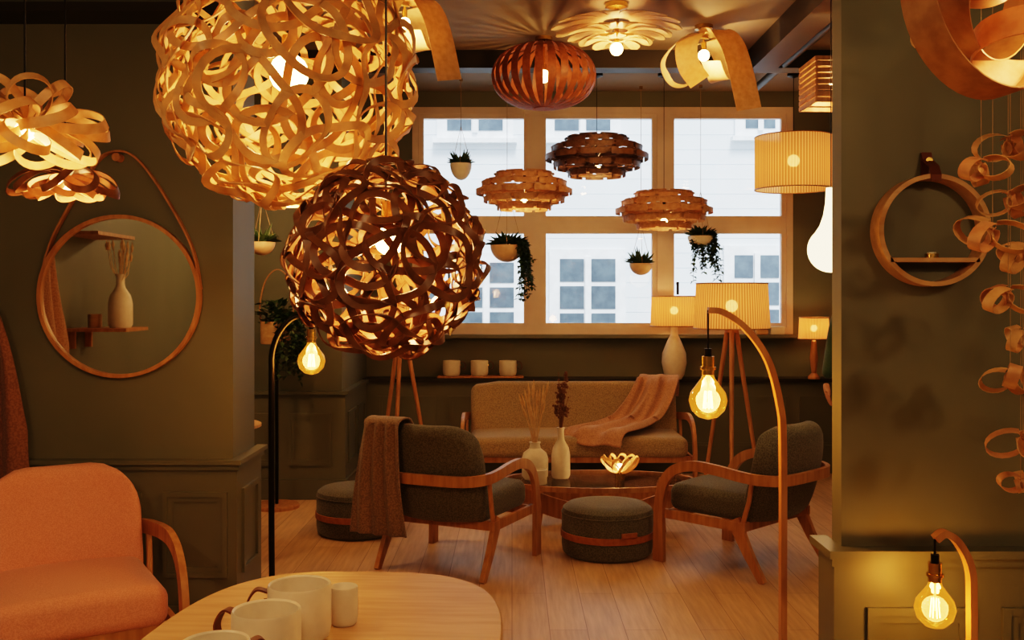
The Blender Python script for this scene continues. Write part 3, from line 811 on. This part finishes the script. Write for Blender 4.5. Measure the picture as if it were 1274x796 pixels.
bulb(b,(.16,.03,-.03),.03); b.cyl((.16,.03,.0),(.0,0,.2),.004,BLACK,n=6); cord(b,.18,CEIL-2.06); o=b.done((.93,1.95,2.06)); plight(o,(.16,0,-.07),5)

# ------------------------------------------------------------------ hanging planters
def leaf(b,p,d,L,w,mat=LEAF):
    d=V(d).normalized(); s=d.cross(V((0,0,1)))
    s=s.normalized() if s.length>.01 else V((1,0,0)); n=s.cross(d)*.15*L; p=V(p)
    b.add([p,p+d*L*.45+s*w/2+n,p+d*L,p+d*L*.45-s*w/2+n],[(0,1,2,3)],mat)
def bowl(b,R,mat=TERRAC,depth=1.0):
    b.lathe([(0,-R*depth)]+[(R*math.sin(t),-R*depth*math.cos(t)) for t in [pi/2*k/10 for k in range(1,11)]]+[(R*.93,0),(R*.9,-R*.12),(0,-R*.12)],(0,0,0),mat)
def planter(loc,R,kind,mat=TERRAC,dep=1.0):
    b=MB('hanging_planter'); bowl(b,R,mat,dep)
    top=R*3.4
    for i in range(3):
        a=2*pi*i/3+.5; b.cyl((R*math.cos(a),R*math.sin(a),0),(0,0,top),.002,CORD,n=5)
    b.cyl((0,0,top),(0,0,CEIL-loc[2]),.0022,CORD,n=5); b.cyl((0,0,CEIL-loc[2]-.02),(0,0,CEIL-loc[2]),.015,BRASS,n=8)
    if kind=='aloe':
        for i in range(16):
            a=random.uniform(0,6.28);e=random.uniform(.45,1.3);L=R*random.uniform(1.0,1.7)
            d=V((math.cos(a)*math.cos(e),math.sin(a)*math.cos(e)*.7,math.sin(e)))
            p=V((d.x*R*.2,d.y*R*.2,-R*.1)); b.tube([p,p+d*L*.5,p+d*L+V((0,0,L*.1))],[R*.16,R*.15,.001],LEAF,6)
        for i in range(70):
            a=random.uniform(0,6.28);e=random.uniform(.0,1.2); d=V((math.cos(a)*math.cos(e),math.sin(a)*math.cos(e)*.6,math.sin(e)))
            leaf(b,V((d.x,d.y,0))*R*random.uniform(.3,.8),d,R*random.uniform(.6,1.0),R*.45)
    else:
        for i in range(80):
            a=random.uniform(0,6.28);e=random.uniform(.0,1.3); d=V((math.cos(a)*math.cos(e),math.sin(a)*math.cos(e)*.7,math.sin(e)))
            leaf(b,V((d.x,d.y,0))*R*.6,d,R*random.uniform(.5,1.0),R*.4)
        for i in range(18):
            a=random.uniform(-1.0,.8) if kind=='trail' else random.uniform(4.0,6.6) ; L=random.uniform(.12,.45) if kind=='trail' else random.uniform(.10,.42)
            c=V((math.cos(a),math.sin(a)*(1 if kind=='trail' else .5),0)); P=catmull([c*R*.6,c*R*1.02+V((0,0,.03)),c*R*1.2+V((0,0,-L*.4)),c*R*1.25+V((random.uniform(-.03,.05),0,-L))],6)
            b.tube(P,.0018,LEAF,4)
            for p in P[5:]:
                for q in range(4):
                    leaf(b,p,(random.uniform(-1,1),random.uniform(-1,1),random.uniform(-.8,.3)),random.uniform(.03,.05),.028)
    b.done(loc)
planter((-.42,8.2,2.60),.09,'aloe',CERAM,1.5); planter((-.04,8.2,1.93),.14,'trail'); planter((1.10,8.50,1.79),.10,'aloe'); planter((1.60,8.45,2.02),.11,'ivy',CERAM)
planter((-1.63,6.5,1.86),.085,'aloe')

b=MB('plant_stand'); b.lathe([(0,0),(.16,0),(.16,.02),(.15,.028),(0,.028)],(0,0,0),OAK,40); b.cyl((0,0,.02),(0,0,1.18),.012,BLACK,n=10)
b.lathe([(0,1.17),(.11,1.17),(.115,1.18),(.115,1.33),(.105,1.33),(.105,1.28),(0,1.28)],(0,0,0),OAKL,36)
b.ribbon(catmull([(-.11,0,1.30),(-.12,0,1.45),(-.08,0,1.62),(.0,0,1.70),(.08,0,1.64),(.12,0,1.47),(.11,0,1.30)],7),(0,1,0),.02,.007,OAK)
for i in range(140):
    a=random.uniform(0,6.28);rr=random.uniform(0,.11); z=1.30+random.uniform(0,.16)
    leaf(b,(rr*math.cos(a),rr*math.sin(a),z),(math.cos(a),math.sin(a),random.uniform(-.3,1)),random.uniform(.05,.08),.04)
for i in range(12):
    a=random.uniform(-1.4,.9); L=random.uniform(.15,.42); c=V((math.cos(a),math.sin(a),0))
    P=catmull([c*.07+V((0,0,1.33)),c*.14+V((0,0,1.38)),c*.19+V((0,0,1.30-L*.4)),c*.2+V((0,0,1.30-L))],6); b.tube(P,.002,LEAF,4)
    for p in P[4:]:
        for q in range(3): leaf(b,p,(random.uniform(-1,1),random.uniform(-1,1),random.uniform(-.8,.3)),random.uniform(.04,.06),.032)
b.done((-1.68,7.12,0))
b=MB('side_table'); b.lathe([(0,.73),(.24,.73),(.25,.735),(.25,.75),(.24,.755),(0,.755)],(0,0,0),OAKL,40)
for i in range(3):
    a=2*pi*i/3+.5; b.tube([(.12*math.cos(a),.12*math.sin(a),.73),(.2*math.cos(a),.2*math.sin(a),0)],[.018,.012],OAK,8)
b.done((-1.74,5.9,0))

b=MB('candle_boxes'); b.rbox((.10,.08,.13),.006,OAKL,Matrix.Translation((0,0,.065))); b.rbox((.12,.09,.07),.006,CERAM,Matrix.Translation((.13,0,.035))); b.rbox((.06,.06,.06),.006,CERAM,Matrix.Translation((.0,0,.16))); b.done((2.16,8.63,1.18))

# ------------------------------------------------------------------ person mostly behind the right pier
def skin(name,verts,edges,rad,mat,par,root=0,sub=1):
    me=bpy.data.meshes.new(name); me.from_pydata(verts,edges,[]); me.materials.append(mat)
    o=bpy.data.objects.new(name,me); S.collection.objects.link(o); o.parent=par
    sk=o.modifiers.new('skin','SKIN'); sk.use_smooth_shade=True
    for i,rr in enumerate(rad): me.skin_vertices[0].data[i].radius=(rr,rr) if not isinstance(rr,tuple) else rr
    me.skin_vertices[0].data[root].use_root=True
    ss=o.modifiers.new('sub','SUBSURF'); ss.levels=sub; ss.render_levels=sub; return o
P=bpy.data.objects.new('person',None); S.collection.objects.link(P); P.location=(2.425,6.85,0)
skin('jacket',[(0,0,.95),(0,0,1.15),(0,0,1.35),(0,0,1.45),(-.17,0,1.40),(-.225,-.0,1.14),(-.31,-.16,.96),(.17,0,1.40),(.225,0,1.13),(.22,-.08,.90)],
 [(0,1),(1,2),(2,3),(2,4),(4,5),(5,6),(2,7),(7,8),(8,9)],[(.16,.12),(.14,.11),(.16,.12),(.07,.07),.065,.05,.042,.065,.05,.042],JACK,P,0,2)
skin('trousers',[(0,0,.92),(-.09,0,.85),(-.10,-.01,.48),(-.10,0,.10),(.09,0,.85),(.10,-.01,.48),(.10,0,.10)],[(0,1),(1,2),(2,3),(0,4),(4,5),(5,6)],[.14,.1,.065,.05,.1,.065,.05],TROUS,P,0,2)
skin('shoe_1',[(-.10,.05,.04),(-.10,-.17,.035)],[(0,1)],[.04,.035],BLACK,P); skin('shoe_2',[(.10,.05,.04),(.10,-.17,.035)],[(0,1)],[.04,.035],BLACK,P)
hb=MB('head'); hb.ball((0,0,1.62),.1,SKIN,24,(.78,.95,1.15)); hb.tube([(0,.0,1.44),(0,0,1.56)],.05,SKIN,12); hb.ball((0,-.095,1.61),.018,SKIN,10,(.7,1,1.3)); hb.ball((0,-.088,1.565),.02,LEATH,10,(1.1,.4,.3))
for s in(-1,1): hb.ball((s*.035,-.082,1.635),.012,CERAM,10); hb.ball((s*.035,-.091,1.635),.006,BLACK,8); hb.ball((s*.079,.01,1.615),.025,SKIN,10,(.4,.7,1.2))
hb.ball((0,.018,1.65),.105,HAIR,24,(.84,.95,1.1)); ho=hb.done(); ho.parent=P
for s,base in((-1,V((-.325,-.185,.93))),(1,V((.22,-.09,.87)))):
    vs=[base,base+V((0,-.02,-.06))];ed=[(0,1)];rd=[(.022,.016),(.034,.016)]
    for k in range(4):
        o0=len(vs);q=base+V((0,-.02+.018*(k-1.5)-.01,-.075)); L=[.075,.085,.08,.06][k]
        vs+=[q,q+V((s*-.008,0,-L*.5)),q+V((s*-.025,0,-L*.9))]; ed+=[(1,o0),(o0,o0+1),(o0+1,o0+2)]; rd+=[.0095,.009,.0075]
    o0=len(vs); vs+=[base+V((0,-.055,-.05)),base+V((0,-.07,-.085))]; ed+=[(1,o0),(o0,o0+1)]; rd+=[.011,.009]
    skin('hand',[tuple(v) for v in vs],ed,rd,SKIN,P,0,1)

# ------------------------------------------------------------------ unseen dome pendants filling the room light + daylight
def unseen_pendant(x,y,z,p):
    b=MB('dome_pendant'); b.lathe([(.03,.14),(.10,.12),(.17,.06),(.19,0),(.186,0),(.165,.055),(.098,.11),(.03,.135)],(0,0,0),OAKL); bulb(b,(0,0,.03),.04); cord(b,.12,CEIL-z); o=b.done((x,y,z)); plight(o,(0,0,-.03),p,(1,.62,.32),r=.08)
unseen_pendant(1.6,.6,2.4,34); unseen_pendant(-1.6,.9,2.4,34); unseen_pendant(0,-.7,2.5,32); unseen_pendant(-2.0,5.9,2.45,22); unseen_pendant(2.3,4.2,2.5,24)

w=bpy.data.worlds.new('sky'); S.world=w; w.use_nodes=True
bg=w.node_tree.nodes['Background']; bg.inputs[0].default_value=(.76,.87,1,1); bg.inputs[1].default_value=2.4
sl=bpy.data.lights.new('sun','SUN'); sl.energy=5.5; sl.angle=.3; sl.color=(.96,.98,1)
so=bpy.data.objects.new('sun',sl); S.collection.objects.link(so); so.rotation_euler=(math.radians(35),0,math.radians(10))

cd=bpy.data.cameras.new('camera'); co=bpy.data.objects.new('camera',cd); S.collection.objects.link(co)
co.location=(0,0,1.5); co.rotation_euler=(pi/2,0,0); cd.sensor_width=36; cd.lens=1240/1274*36; cd.shift_y=-28/1274; cd.clip_start=.05
S.camera=co
